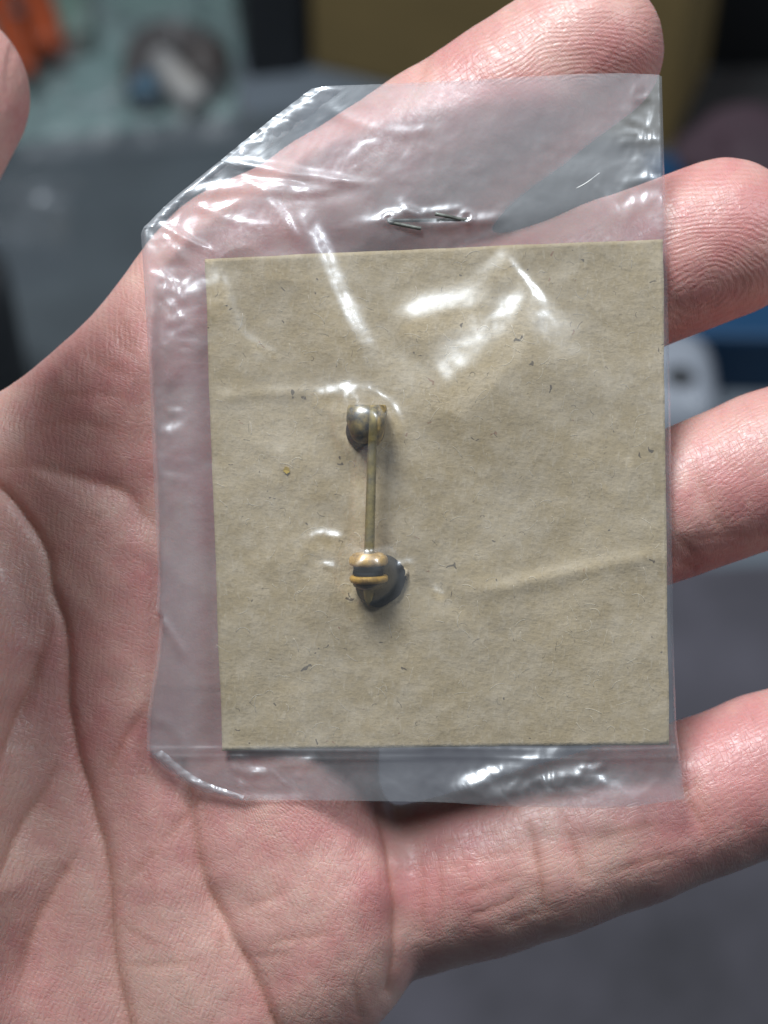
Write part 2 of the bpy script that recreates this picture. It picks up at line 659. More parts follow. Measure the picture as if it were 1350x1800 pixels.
toy_tube('arch', [(236, 150), (246, 90), (280, 68), (330, 78), (358, 110), (352, 150)], [0.004, 0.0055, 0.006, 0.008, 0.010, 0.006], 0.010,
         simple_mat('dark_brown_plastic', (0.035, 0.028, 0.027), 0.5))
toy_tube('foot', [(252, 172), (256, 140)], [0.006, 0.0045], 0.009, simple_mat('pale_blue_plastic', (0.035, 0.085, 0.13), 0.45))
toy_tube('insert', [(280, 100), (310, 140), (345, 178)], [0.004, 0.006, 0.005], 0.010, simple_mat('beige_plastic', (0.26, 0.25, 0.24), 0.5))


def crumpled_sheet(name, pix, n, amp, h, mat, seed, freq=9.0):
    """pix: four corner pixels TL TR BR BL on level h"""
    q = [desk_point(a, b, h) for a, b in pix]
    v, f = [], []
    for i in range(n + 1):
        for j in range(n + 1):
            s, t = j / n, i / n
            p = (q[0] * (1 - s) + q[1] * s) * (1 - t) + (q[3] * (1 - s) + q[2] * s) * t
            e = min(s, 1 - s, t, 1 - t)
            k = min(1, e * 6)
            z = amp * (0.55 + float(ridged(np.array([s * freq * 0.5]), np.array([t * freq * 0.35]), 3, seed)[0]) * 0.45) * k
            dx = 0.006 * float(fbm(np.array([t * 7.0]), np.array([s * 3.0]), 2, seed + 5)[0])
            v.append((p.x + dx, p.y + dx, max(h, h + z)))
    for i in range(n):
        for j in range(n):
            a = i * (n + 1) + j
            f.append((a, a + 1, a + n + 2, a + n + 1))
    o = mesh_obj(name, v, f, mat, None, False)
    at = o.data.attributes.new('cloud_sheen', 'FLOAT', 'POINT')
    at.data.foreach_set('value', np.ones(len(v), np.float32))
    return o


M_BAGFAR = make_film('loose_film', haze=0.015, gloss=0.006, rough=0.25, micro=0.4, tint=0.97)
o = crumpled_sheet('clear_bag', [(70, 30), (450, 10), (440, 245), (20, 290)], 46, 0.016, 0.0055, M_BAGFAR, 21, 4.0)
tag(o, 'loose crumpled clear plastic bag lying over the small brown part', 'plastic bag')
o = crumpled_sheet('clear_wrapper', [(0, 330), (140, 310), (130, 470), (-40, 520)], 30, 0.016, 0.0045, M_BAGFAR, 33, 5.0)
tag(o, 'crumpled clear wrapper on the grey mat below the thumb tip', 'wrapper')
# --- white paper at the lower right
o = box_obj('charcoal_mat', quad([(300, 2300), (1900, 2300), (1800, 980), (420, 1040)]), 0.0025,
            simple_mat('charcoal_mat', (0.046, 0.043, 0.055), 0.85, 0, 0.30, 16))
tag(o, 'large charcoal mat on the desk under the ring and little fingers', 'mat')


# ================================================================ the hand
def capsule(X, Y, Z, a, b, ra, rb, flat=1.0):
    ab = b - a
    t = ((X - a[0]) * ab[0] + (Y - a[1]) * ab[1] + (Z - a[2]) * ab[2]) / (ab @ ab)
    np.clip(t, 0, 1, out=t)
    dx, dy, dz = X - a[0] - t * ab[0], Y - a[1] - t * ab[1], Z - a[2] - t * ab[2]
    return np.sqrt(dx * dx + dy * dy + (dz * flat) ** 2) - (ra + (rb - ra) * t)


def smin(a, b, k):
    h = np.maximum(k - np.abs(a - b), 0) / k
    return np.minimum(a, b) - h * h * (k * 0.25)


def poly_sdf(x, y, pts):
    d = np.full(x.shape, 1e9)
    sgn = np.ones(x.shape)
    n = len(pts)
    for i in range(n):
        a, b = pts[i], pts[(i + 1) % n]
        e = b - a
        wx, wy = x - a[0], y - a[1]
        t = np.clip((wx * e[0] + wy * e[1]) / (e @ e), 0, 1)
        d = np.minimum(d, (wx - e[0] * t) ** 2 + (wy - e[1] * t) ** 2)
        c1, c2, c3 = y >= a[1], y < b[1], e[0] * wy > e[1] * wx
        flip = (c1 & c2 & c3) | (~c1 & ~c2 & ~c3)
        sgn = np.where(flip, -sgn, sgn)
    return sgn * np.sqrt(d)


FINGERS = {
    'index': [(430, 520, -12, 10.5), (600, 390, -10.6, 9.6), (770, 268, -10.0, 8.9), (900, 176, -9.6, 8.5), (1030, 86, -9.6, 8.2)],
    'middle': [(500, 770, -12, 10.5), (680, 670, -11, 9.5), (860, 588, -10.2, 8.9), (1080, 492, -9.6, 8.4), (1275, 418, -9.4, 8.35)],
    'ring': [(540, 1095, -12, 10.5), (720, 1042, -11, 9.0), (900, 985, -9.6, 8.2), (1180, 889, -9.2, 7.7), (1350, 824, -9.4, 8.1), (1540, 748, -10, 7.8)],
    'little': [(600, 1596, -16.0, 9.2), (700, 1572, -14.2, 9.1), (850, 1534, -11.8, 8.9), (960, 1497, -10.6, 8.9), (1110, 1446, -10.4, 8.6), (1240, 1400, -10.6, 8.3), (1350, 1360, -11.0, 8.5), (1560, 1285, -13, 8.0)],
}
PALM_OUT = smooth_poly(np.array([P(a, b, -12)[:2] for a, b in [
    (-320, 700), (-150, 740), (0, 690), (130, 590), (250, 462), (400, 345), (560, 430), (640, 780), (650, 1120), (666, 1290),
    (672, 1400), (738, 1480), (752, 1580), (744, 1670), (716, 1735), (668, 1792), (560, 1880), (300, 2000), (-150, 2150),
    (-650, 2000), (-800, 1700), (-760, 1200), (-560, 850)]]), 4)


def hand_field(h):
    xs = np.arange(-86, 62, h, dtype=np.float32)
    ys = np.arange(-74, 58, h, dtype=np.float32)
    zs = np.arange(-44, 34, h, dtype=np.float32)
    X, Y, Z = xs[:, None, None], ys[None, :, None], zs[None, None, :]
    x2, y2 = np.meshgrid(xs, ys, indexing='ij')
    # palm slab with rounded rim
    r = 10.5
    d2 = poly_sdf(x2, y2, PALM_OUT).astype(np.float32) + r
    # palm front surface level varies gently
    zc = (-13.5 + 1.2 * np.exp(-(((x2 - P(540, 0)[0]) / 9) ** 2 + ((y2 - P(0, 1590)[1]) / 12) ** 2))
          + 0.8 * np.exp(-(((x2 - P(270, 0)[0]) / 8) ** 2 + ((y2 - P(0, 1620)[1]) / 16) ** 2))
          - 0.8 * np.exp(-(((x2 - P(120, 0)[0]) / 8) ** 2 + ((y2 - P(0, 780)[1]) / 8) ** 2))).astype(np.float32)
    dz = np.abs(Z - zc[:, :, None]) - 2.2
    d2 = d2[:, :, None]
    F = np.sqrt(np.maximum(d2, 0) ** 2 + np.maximum(dz, 0) ** 2) + np.minimum(np.maximum(d2, dz), 0) - r
    # thenar mound and thumb
    th = [(-560, 1750, -14, 16), (-250, 1500, -6.5, 18.5), (-255, 1150, -5.5, 17.5), (-400, 860, 10, 12.0), (-330, 500, 31, 9.6), (-215, 330, 25, 8.9), (-108, 168, 17, 8.3)]
    def region(pts, pad):
        c = np.array([P(*a[:3]) for a in pts])
        r = max(a[3] for a in pts) + pad
        sl = []
        for arr, lo, hi in zip((xs, ys, zs), c.min(0) - r, c.max(0) + r):
            sl.append(slice(int(np.searchsorted(arr, lo)), int(np.searchsorted(arr, hi))))
        return tuple(sl)

    def chain(pts, k, pad=7):
        sl = region(pts, pad)
        X_, Y_, Z_ = X[sl[0]], Y[:, sl[1]], Z[:, :, sl[2]]
        G = None
        for a, b in zip(pts[:-1], pts[1:]):
            c = capsule(X_, Y_, Z_, P(*a[:3]).astype(np.float32), P(*b[:3]).astype(np.float32), a[3], b[3])
            G = c if G is None else smin(G, c, k)
        return sl, G

    # the fleshy heel of the thumb sits beside the long crease
    for pts, k, kk in ((th, 2.0, 3.0), ([(-170, 1250, -9, 15.0), (-150, 1700, -10, 15.0)], 1.0, 4.0)):
        sl, G = chain(pts, k)
        F[sl] = smin(F[sl], G, kk)
    for name, pts in FINGERS.items():
        sl, G = chain(pts, 0.6)
        F[sl] = smin(F[sl], G, 0.5 if name == 'little' else 4.0)
    return F.astype(np.float32), np.array([xs[0], ys[0], zs[0]])


def surface_nets(F, org, h):
    ins = F < 0
    cnt = np.zeros(tuple(s - 1 for s in F.shape), np.int8)
    for i in (0, 1):
        for j in (0, 1):
            for k in (0, 1):
                cnt += ins[i:F.shape[0] - 1 + i, j:F.shape[1] - 1 + j, k:F.shape[2] - 1 + k]
    act = (cnt > 0) & (cnt < 8)
    idx = np.argwhere(act)
    ids = np.full(act.shape, -1, np.int64)
    ids[act] = np.arange(len(idx))
    corner = {}
    for i in (0, 1):
        for j in (0, 1):
            for k in (0, 1):
                corner[(i, j, k)] = F[idx[:, 0] + i, idx[:, 1] + j, idx[:, 2] + k]
    acc = np.zeros((len(idx), 3))
    num = np.zeros(len(idx))
    keys = list(corner)
    for a in keys:
        for ax in range(3):
            if a[ax] == 1:
                continue
            b = list(a)
            b[ax] = 1
            fa, fb = corner[a], corner[tuple(b)]
            m = (fa < 0) != (fb < 0)
            t = np.where(m, fa / np.where(m, fa - fb, 1), 0)
            p = np.tile(np.array(a, float), (len(idx), 1))
            p[:, ax] += t
            acc += p * m[:, None]
            num += m
    verts = org + (idx + acc / num[:, None]) * h
    faces = []
    for ax in range(3):
        o1, o2 = [(1, 2), (2, 0), (0, 1)][ax]
        sl_a = [slice(None)] * 3
        sl_b = [slice(None)] * 3
        sl_a[ax] = slice(0, -1)
        sl_b[ax] = slice(1, None)
        A, B = ins[tuple(sl_a)], ins[tuple(sl_b)]
        e = np.argwhere(A != B)
        ok = (e[:, o1] > 0) & (e[:, o2] > 0) & (e[:, o1] < act.shape[o1]) & (e[:, o2] < act.shape[o2])
        e = e[ok]
        sign = A[e[:, 0], e[:, 1], e[:, 2]]

        def cell(d1, d2):
            q = e.copy()
            q[:, o1] += d1
            q[:, o2] += d2
            return ids[q[:, 0], q[:, 1], q[:, 2]]
        quad4 = np.stack([cell(-1, -1), cell(0, -1), cell(0, 0), cell(-1, 0)], 1)
        quad4[~sign] = quad4[~sign][:, ::-1]
        faces.append(quad4)
    return verts, np.vstack(faces)


# creases of the palm (photo pixels): points, depth mm, narrow width mm, wide-valley depth mm, wide width mm
CREASES = [
    ([(-60, 815), (0, 857), (31, 888), (58, 927), (82, 978), (89, 1028), (109, 1094), (117, 1172), (118, 1250), (135, 1330), (155, 1397), (179, 1490), (192, 1589), (202, 1692), (225, 1800), (250, 1880)], 1.1, 0.5, 1.35, 3.2, 0),
    ([(82, 1010), (84, 1094), (66, 1172), (50, 1231), (5, 1335), (-40, 1420)], 0.55, 0.55, 0.75, 2.4, 1),
    ([(118, 1290), (83, 1376), (47, 1449), (10, 1532), (-30, 1600)], 0.5, 0.55, 0.75, 2.4, 1),
    ([(163, 1450), (119, 1521), (83, 1584), (47, 1692), (28, 1810)], 0.5, 0.55, 0.75, 2.4, 1),
    ([(275, 1215), (218, 1298), (181, 1366), (156, 1396)], 0.28, 0.5, 0.35, 2.0, 1),
    ([(318, 1350), (329, 1392), (342, 1449), (353, 1521), (373, 1578), (410, 1656), (446, 1718), (482, 1796), (520, 1880)], 1.0, 0.5, 1.35, 3.2, 0),
    ([(375, 1375), (332, 1428), (290, 1475), (262, 1500)], 0.28, 0.5, 0.0, 2.0, 1),
    ([(381, 1573), (387, 1640), (384, 1715)], 0.3, 0.5, 0.0, 2.0, 1),
    ([(196, 1700), (270, 1698), (370, 1690)], 0.16, 0.5, 0.0, 2.0, 1),
    ([(190, 1608), (230, 1640), (290, 1672)], 0.16, 0.45, 0.0, 2.0, 1),
    ([(205, 1570), (250, 1520), (300, 1470)], 0.14, 0.45, 0.0, 2.0, 1),
    ([(-40, 815), (30, 815), (78, 822), (140, 838), (218, 865), (249, 900), (272, 940), (290, 1000)], 0.35, 0.55, 0.9, 2.6, 1),
    ([(150, 930), (165, 915), (182, 902)], 0.2, 0.5, 0, 2, 1),
    ([(60, 700), (140, 690), (240, 700)], 0.12, 0.5, 0.15, 2.5, 1),
    ([(30, 760), (120, 740), (250, 770)], 0.12, 0.5, 0.15, 2.5, 1),
    ([(120, 600), (180, 640), (250, 668)], 0.12, 0.45, 0.1, 2.0, 1),
    ([(180, 560), (215, 600), (250, 640)], 0.14, 0.4, 0.1, 1.6, 1),
    ([(205, 540), (225, 590), (255, 625)], 0.14, 0.4, 0.0, 1.6, 1),
    ([(430, 1675), (500, 1655), (610, 1635)], 0.16, 0.45, 0, 2, 1),
    ([(400, 1612), (450, 1590), (520, 1560)], 0.16, 0.45, 0, 2, 1),
    ([(430, 1690), (480, 1682), (520, 1680)], 0.16, 0.4, 0, 2, 1),
    # where the little finger folds under the palm pad
    ([(662, 1380), (676, 1440), (690, 1500), (700, 1600), (698, 1690), (688, 1745)], 0.45, 0.45, 0.7, 1.6, 0),
    ([(622, 1700), (630, 1760), (640, 1830)], 0.25, 0.6, 0.2, 1.6, 1),
    # little finger joints
    ([(912, 1405), (928, 1450), (945, 1520), (955, 1600), (962, 1650)], 0.48, 0.5, 0.3, 2.2, 1),
    ([(985, 1400), (1000, 1460), (1018, 1520), (1030, 1580)], 0.36, 0.5, 0.2, 2.0, 1),
    ([(1192, 1330), (1210, 1400), (1240, 1460), (1250, 1500)], 0.40, 0.5, 0.25, 2.2, 1),
    ([(1215, 1340), (1232, 1400), (1262, 1460)], 0.2, 0.5, 0.0, 2.2, 1),
    ([(760, 1590), (850, 1560), (945, 1530)], 0.16, 0.4, 0, 1, 1),
    ([(800, 1625), (880, 1590), (950, 1560)], 0.20, 0.4, 0, 1, 1),
    ([(740, 1535), (830, 1515), (930, 1490)], 0.12, 0.4, 0, 1, 1),
    ([(730, 1490), (830, 1470), (915, 1455)], 0.10, 0.4, 0, 1, 1),
    ([(1040, 1550), (1120, 1520), (1215, 1498)], 0.18, 0.4, 0, 1, 1),
    ([(1010, 1490), (1100, 1460), (1190, 1440)], 0.14, 0.4, 0, 1, 1),
    ([(860, 1640), (930, 1610), (1000, 1600)], 0.14, 0.4, 0, 1, 1),
    ([(765, 1470), (775, 1560), (778, 1660)], 0.10, 0.4, 0, 1, 1),
    ([(805, 1450), (818, 1530), (825, 1600)], 0.10, 0.4, 0, 1, 1),
    ([(735, 1460), (742, 1560), (745, 1680)], 0.12, 0.45, 0, 1, 1),
    # ring finger
    ([(1185, 958), (1260, 945), (1350, 935)], 0.16, 0.4, 0, 1, 1),
    ([(1183, 985), (1215, 1000), (1240, 1015)], 0.25, 0.5, 0.3, 1.6, 1),
    ([(1215, 780), (1240, 860), (1270, 930), (1300, 985)], 0.16, 0.5, 0.2, 2.0, 1),
    ([(1262, 780), (1285, 810), (1302, 832)], 0.12, 0.35, 0.0, 1.0, 1),
    ([(1180, 930), (1225, 985), (1260, 1030)], 0.2, 0.5, 0.2, 1.6, 1),
    # index finger joint above the sachet
    ([(705, 205), (745, 130), (770, 60)], 0.10, 0.5, 0.0, 1.5, 1),
]

BAG_CLEAR = np.array([P(a, b)[:2] for a, b in [(248, 405), (385, 283), (548, 155), (1163, 133), (1172, 420), (1183, 1100), (1203, 1400),
                                                  (1050, 1418), (690, 1408), (400, 1405), (330, 1378), (258, 1325), (258, 1260), (280, 1080), (262, 650)]])


def quad_edges(Q):
    e = np.vstack([Q[:, [0, 1]], Q[:, [1, 2]], Q[:, [2, 3]], Q[:, [3, 0]]])
    e.sort(axis=1)
    key = e[:, 0] * (Q.max() + 1) + e[:, 1]
    u, first, inv = np.unique(key, return_index=True, return_inverse=True)
    return e[first], inv.reshape(4, -1).T


def relax(V, Q, it):
    E, _ = quad_edges(Q)
    n = len(V)
    deg = np.bincount(E.ravel(), minlength=n)[:, None]
    for _ in range(it):
        acc = np.stack([np.bincount(E[:, 0], V[E[:, 1], c], n) + np.bincount(E[:, 1], V[E[:, 0], c], n) for c in range(3)], 1)
        V = 0.5 * V + 0.5 * acc / deg
    return V, E


def subdivide(V, Q):
    E, inv = quad_edges(Q)
    n, ne = len(V), len(E)
    mid = (V[E[:, 0]] + V[E[:, 1]]) * 0.5
    cen = V[Q].mean(1)
    e = inv + n
    c = np.arange(len(Q)) + n + ne
    out = [np.stack([Q[:, k], e[:, k], c, e[:, (k + 3) % 4]], 1) for k in range(4)]
    return np.vstack([V, mid, cen]), np.vstack(out)


def quad_normals(V, Q):
    fn = np.cross(V[Q[:, 2]] - V[Q[:, 0]], V[Q[:, 3]] - V[Q[:, 1]])
    no = np.stack([np.bincount(Q.ravel(), np.repeat(fn[:, c], 4), len(V)) for c in range(3)], 1)
    return no / np.maximum(np.linalg.norm(no, axis=1, keepdims=True), 1e-9)


def build_hand():
    h = 0.62
    F, org = hand_field(h)
    V, Q = surface_nets(F, org, h)
    V, E = relax(V, Q, 4)
    V, Q = subdivide(V, Q)
    V, E = relax(V, Q, 2)
    co, no = V, quad_normals(V, Q)
    n = len(co)
    me2 = bpy.data.meshes.new('hand')
    me2.vertices.add(n)
    me2.loops.add(Q.size)
    me2.polygons.add(len(Q))
    me2.loops.foreach_set('vertex_index', Q.ravel().astype(np.int32))
    me2.polygons.foreach_set('loop_start', (np.arange(len(Q)) * 4).astype(np.int32))
    # position as seen on the sachet plane (for features traced on the palm)
    k = DIST / (DIST - co[:, 2])
    sx, sy = co[:, 0] * k, co[:, 1] * k
    front = sstep(-0.1, 0.35, no[:, 2])
    # thumb must not take the creases of the palm under it
    thumbm = (co[:, 2] > 4) & (co[:, 1] > P(0, 700)[1]) & (co[:, 0] < P(80, 0)[0])
    front = np.where(thumbm, 0, front)
    valley = np.zeros(n)
    narrow = np.zeros(n)
    cr = np.zeros(n)
    jit = 0.5 * fbm(sx * 0.16, sy * 0.16, 2, 3)
    for pts, dep, w, dep2, w2, taper in CREASES:
        pl = smooth_poly(P2(pts), 5)
        lo, hi = pl.min(0) - 8, pl.max(0) + 8
        m = np.nonzero((sx > lo[0]) & (sx < hi[0]) & (sy > lo[1]) & (sy < hi[1]))[0]
        if not len(m):
            continue
        d, t = poly_dist(sx[m] + jit[m] * 0.5, sy[m] + jit[m] * 0.3, pl)
        amp = np.ones(len(m)) if not taper else sstep(0.0, 0.38, np.minimum(t, 1 - t))
        amp = amp * (0.9 + 0.3 * vnoise(t * 9, np.full(len(m), dep * 31), 9))
        g = np.exp(-(d / w) ** 1.6)
        narrow[m] = np.maximum(narrow[m], 0.50 * dep * amp * g)
        valley[m] = np.maximum(valley[m], dep2 * amp * np.exp(-(np.sqrt(d * d + 0.36) - 0.6) / w2))
        cr[m] = np.maximum(cr[m], min(1.0, 0.35 + dep) * amp * (0.38 * np.exp(-(d / (w * 1.6)) ** 1.3) + 0.75 * np.exp(-(d / 0.30) ** 2)))
    lump = 0.24 * fbm(sx * 0.11, sy * 0.11, 3, 40) + 0.10 * fbm(sx * 0.5, sy * 0.4, 2, 41)
    disp = (lump - narrow - valley) * front
    co = co + no * disp[:, None]
    # soft flesh is pressed flat where the sachet lies on it
    k = DIST / (DIST - co[:, 2])
    bd = poly_sdf(co[:, 0] * k, co[:, 1] * k, BAG_CLEAR)
    lim = -0.75 + 6.0 * sstep(-0.8, 4.0, bd)
    over = co[:, 2] - lim
    press = np.where((over > 0) & (co[:, 0] > P(150, 0)[0]), over, 0)
    co[:, 2] -= press
    # ---- skin attributes
    ridge = np.zeros(n)
    rmask = np.zeros(n)
    suv = np.stack([sx * 0.45 + sy, sx - sy * 0.3, np.zeros(n)], 1)
    # palm ridges run down the palm, fanning over the pad under the little finger
    ang = np.arctan2(sy - P(0, 1330)[1], sx - P(395, 0)[0])
    rad = np.hypot(sy - P(0, 1330)[1], sx - P(395, 0)[0])
    fan = ang * 13.0 + 0.10 * rad
    str_ = (sx - 0.12 * sy + 0.012 * sy * sy * 0.2) / 0.56
    padw = sstep(P(370, 0)[0], P(420, 0)[0], sx + 0.0 * sy) * (sy < P(0, 1380)[1])
    ridge[:] = np.where(padw > 0.5, fan * 2.0, str_)
    rmask[:] = 0.62 * np.clip(np.abs(sx - P(395, 0)[0]) / 1.2, 0, 1) * np.clip(np.abs(sy - P(0, 1380)[1]) / 1.0 + (sx < P(380, 0)[0]), 0, 1)
    rmask *= np.clip((P(690, 0)[0] - sx) / 1.5, 0, 1)
    # which finger
    best = np.full(n, 1e9)
    bnd = np.full(n, 9.0)
    for name, pts in FINGERS.items():
        dmin = np.full(n, 1e9)
        s_acc = np.zeros(n)
        t_acc = np.zeros(n)
        run = 0.0
        for a, b in zip(pts[:-1], pts[1:]):
            pa, pb = P(*a[:3]), P(*b[:3])
            ab = pb - pa
            L = np.linalg.norm(ab)
            t = np.clip(((co - pa) @ ab) / (L * L), 0, 1.6 if b is pts[-1] else 1.0)
            d = np.linalg.norm(co - pa - t[:, None] * ab, axis=1) - (a[3] + (b[3] - a[3]) * np.minimum(t, 1))
            side = (ab[0] * (co[:, 1] - pa[1]) - ab[1] * (co[:, 0] - pa[0])) / L
            mm = d < dmin
            dmin = np.where(mm, d, dmin)
            s_acc = np.where(mm, run + t * L, s_acc)
            t_acc = np.where(mm, side, t_acc)
            run += L
        lim_x = {'index': 600, 'middle': 650, 'ring': 660, 'little': 700}[name]
        mask = (dmin < 1.4) & (dmin < best) & (sx > P(lim_x, 0)[0] + 0.0)
        best = np.where(mask, dmin, best)
        near = (dmin < 3.0) & (np.abs(sx - P(lim_x, 0)[0]) < 12)
        bnd = np.where(near, np.minimum(bnd, np.abs(sx - P(lim_x, 0)[0]) / 2.5), bnd)
        bnd = np.where((sx > P(lim_x, 0)[0]) & (dmin < 3.5), np.minimum(bnd, np.abs(dmin - 1.4) / 0.6), bnd)
        if name == 'middle':
            c0 = P(1248, 512)
        elif name == 'index':
            c0 = P(1000, 230)
        elif name == 'ring':
            c0 = P(1500, 790)
        else:
            c0 = P(1500, 1310)
        ax = P(*pts[-1][:3]) - P(*pts[-2][:3])
        ax /= np.linalg.norm(ax)
        u = (sx - c0[0]) * ax[0] + (sy - c0[1]) * ax[1]
        w = -(sx - c0[0]) * ax[1] + (sy - c0[1]) * ax[0]
        wh = np.sqrt((u * 0.62) ** 2 + (w * 1.0) ** 2 + 0.05) + 0.18 * u
        across = u
        rr = np.hypot(u * 0.8, w)
        tipw = sstep(17, 11, rr)
        ph = np.where(name in ('index', 'middle'), wh / 0.47, (wh * 0.6 + 0.8 * w) / 0.5)
        ridge = np.where(mask, ph, ridge)
        base = {'index': 0.9, 'middle': 1.0, 'ring': 0.55, 'little': 0.4}[name]
        edge_f = np.clip((sx - P(lim_x, 0)[0]) / 3.0, 0, 1) * np.clip((1.4 - dmin) / 0.5, 0, 1)
        rmask = np.where(mask, base * (0.2 + 0.8 * tipw) * edge_f, rmask)
        suv[mask, 0] = s_acc[mask]
        suv[mask, 1] = t_acc[mask]
    under = sstep(0.3, -0.6, poly_sdf(sx, sy, BAG_CLEAR))
    rmask = rmask * (1 - 0.85 * under)
    lmask = np.clip(bnd, 0, 1) * (1 - 0.7 * under)
    ridge = ridge + 1.5 * fbm(sx * 0.24, sy * 0.24, 2, 71) + 0.35 * vnoise(sx * 0.9, sy * 0.9, 73)
    # flush: redder fingertips and pads, paler elsewhere
    fl = 0.36 + 0.62 * fbm(sx * 0.13, sy * 0.13, 3, 77) + 0.35 * fbm(sx * 0.6, sy * 0.6, 2, 78)
    for px, py, r, a in [(1270, 430, 9, 0.55), (1280, 850, 9, 0.55), (1300, 1340, 9, 0.5), (820, 1500, 8, 0.22), (580, 1560, 9, 0.18),
                         (240, 850, 8, 0.28), (120, 740, 7, 0.22), (1050, 90, 9, 0.25), (330, 1500, 7, 0.1), (40, 1150, 12, 0.12), (1110, 1480, 8, 0.05)]:
        c0 = P(px, py)
        fl = fl + a * np.exp(-((sx - c0[0]) ** 2 + (sy - c0[1]) ** 2) / (r * r))
    fl = np.where(thumbm, 0.55, fl)
    me2.vertices.foreach_set('co', (co * MM).astype(np.float32).ravel())
    me2.validate()
    me2.update(calc_edges=True)
    for nm, arr in (('ridge', ridge), ('ridge_mask', rmask * front), ('flush', fl), ('crease', cr * front), ('line_mask', lmask)):
        at = me2.attributes.new(nm, 'FLOAT', 'POINT')
        at.data.foreach_set('value', arr.astype(np.float32))
    at = me2.attributes.new('suv', 'FLOAT_VECTOR', 'POINT')
    at.data.foreach_set('vector', suv.astype(np.float32).ravel())
    me2.polygons.foreach_set('use_smooth', [True] * len(me2.polygons))
    me2.materials.clear()
    me2.materials.append(M_SKIN)
    me2.update()
    o = bpy.data.objects.new('hand', me2)
    COL.objects.link(o)
    o.matrix_world = PALM
    tag(o, 'open left hand, palm up with fingers spread, carrying the clear plastic sachet', 'hand')
    return o


build_hand()

# ================================================================ brown paper card
CARD = {'tl': P(360, 455)[:2], 'tr': P(1165, 420)[:2], 'br': P(1176, 1308)[:2], 'bl': P(391, 1319)[:2]}
CARD_FOLDS = [
    ([(820, 1040), (900, 1030), (1000, 1005), (1100, 985), (1172, 975)], 0.17, 0.8),
    ([(380, 700), (450, 690), (560, 688)], 0.12, 0.5),
    ([(1090, 790), (1100, 850), (1080, 900)], 0.06, 0.5),
    ([(860, 660), (960, 760), (1050, 880)], 0.08, 1.6),
    ([(560, 1080), (700, 1100), (860, 1090)], 0.10, 1.5),
    ([(660, 1000), (800, 1060), (900, 1130)], -0.08, 1.0),
    ([(420, 760), (490, 800), (480, 900)], 0.06, 0.8),
]


def card_z(x, y):
    z = 0.26 * fbm(x * 0.11, y * 0.11, 2, 60) + 0.06 * fbm(x * 0.5, y * 0.6, 2, 61)
    for pts, a, w in CARD_FOLDS:
        d, t = poly_dist(x, y, P2(pts))
        z = z + a * np.exp(-(d / w) ** 2) * np.clip(np.minimum(t, 1 - t) * 6 + 0.2, 0, 1)
    # the bead and cap sit in shallow dents
    for px, py, r in ((650, 1010, 3.0), (645, 745, 2.8)):
        c = P(px, py)
        z = z - 0.35 * np.exp(-((x - c[0]) ** 2 + (y - c[1]) ** 2) / (r * r))
    return z


def build_card():
    nx, ny = 116, 126
    s, t = np.meshgrid(np.linspace(0, 1, nx + 1), np.linspace(0, 1, ny + 1))
    top = CARD['tl'][None, None] * (1 - s[..., None]) + CARD['tr'][None, None] * s[..., None]
    bot = CARD['bl'][None, None] * (1 - s[..., None]) + CARD['br'][None, None] * s[..., None]
    xy = top * (1 - t[..., None]) + bot * t[..., None]
    x, y = xy[..., 0], xy[..., 1]
    # slightly uneven hand-cut edges
    e = 0.10 * fbm(t * 9, s * 0 + 3, 3, 5)
    x = x + e * ((s < 1e-6) | (s > 1 - 1e-6))
    e = 0.10 * fbm(s * 9, t * 0 + 7, 3, 6)
    y = y + e * ((t < 1e-6) | (t > 1 - 1e-6))
    z = card_z(x, y)
    N = (nx + 1) * (ny + 1)
    v = np.concatenate([np.stack([x.ravel(), y.ravel(), z.ravel() + 0.08], 1), np.stack([x.ravel(), y.ravel(), z.ravel() - 0.08], 1)])
    f = []
    W = nx + 1
    for i in range(ny):
        for j in range(nx):
            a = i * W + j
            f.append((a + W, a + W + 1, a + 1, a))
            f.append((N + a, N + a + 1, N + a + W + 1, N + a + W))
    rim = [j for j in range(W)] + [i * W + nx for i in range(1, ny + 1)] + [ny * W + j for j in range(nx - 1, -1, -1)] + [i * W for i in range(ny - 1, 0, -1)]
    for a, b in zip(rim, rim[1:] + rim[:1]):
        f.append((a, b, N + b, N + a))
    card = mesh_obj('paper_card', v, f, M_PAPER, None)
    tag(card, 'square of speckled brown paper inside the clear sachet', 'paper card')
    # torn flap lifted beside the bead
    fl, ff = [], []
    c = P(700, 1012)
    for i in range(9):
        for j in range(4):
            a = -0.9 + 1.9 * i / 8
            w = j / 3
            rr = 1.0 + 0.28 * math.sin(a * 3)
            fl.append((c[0] + math.cos(a) * rr * 0.9 - w * 0.25, c[1] + math.sin(a) * rr * 0.95, 0.05 + 0.55 * w * (1 - abs(a) / 1.3) + 0.1))
    for i in range(8):
        for j in range(3):
            k = i * 4 + j
            ff.append((k, k + 4, k + 5, k + 1))
    flap = mesh_obj('torn_flap', fl, ff, M_PAPER, card)
    sol = flap.modifiers.new('t', 'SOLIDIFY')
    sol.thickness = 0.00012
    return card


build_card()

# ================================================================ brass pin
pin = empty('brass_pin', PALM @ Matrix.Translation(Vector(P(650, 880)) * MM))
tag(pin, 'small tarnished brass pin with a gold-banded bead, lying on the brown paper', 'pin')
PO = P(650, 880)


def pin_part(name, v, f, mat, parent=None):
    v = np.asarray(v, float) - PO
    return mesh_obj(name, v, f, mat, parent or pin)


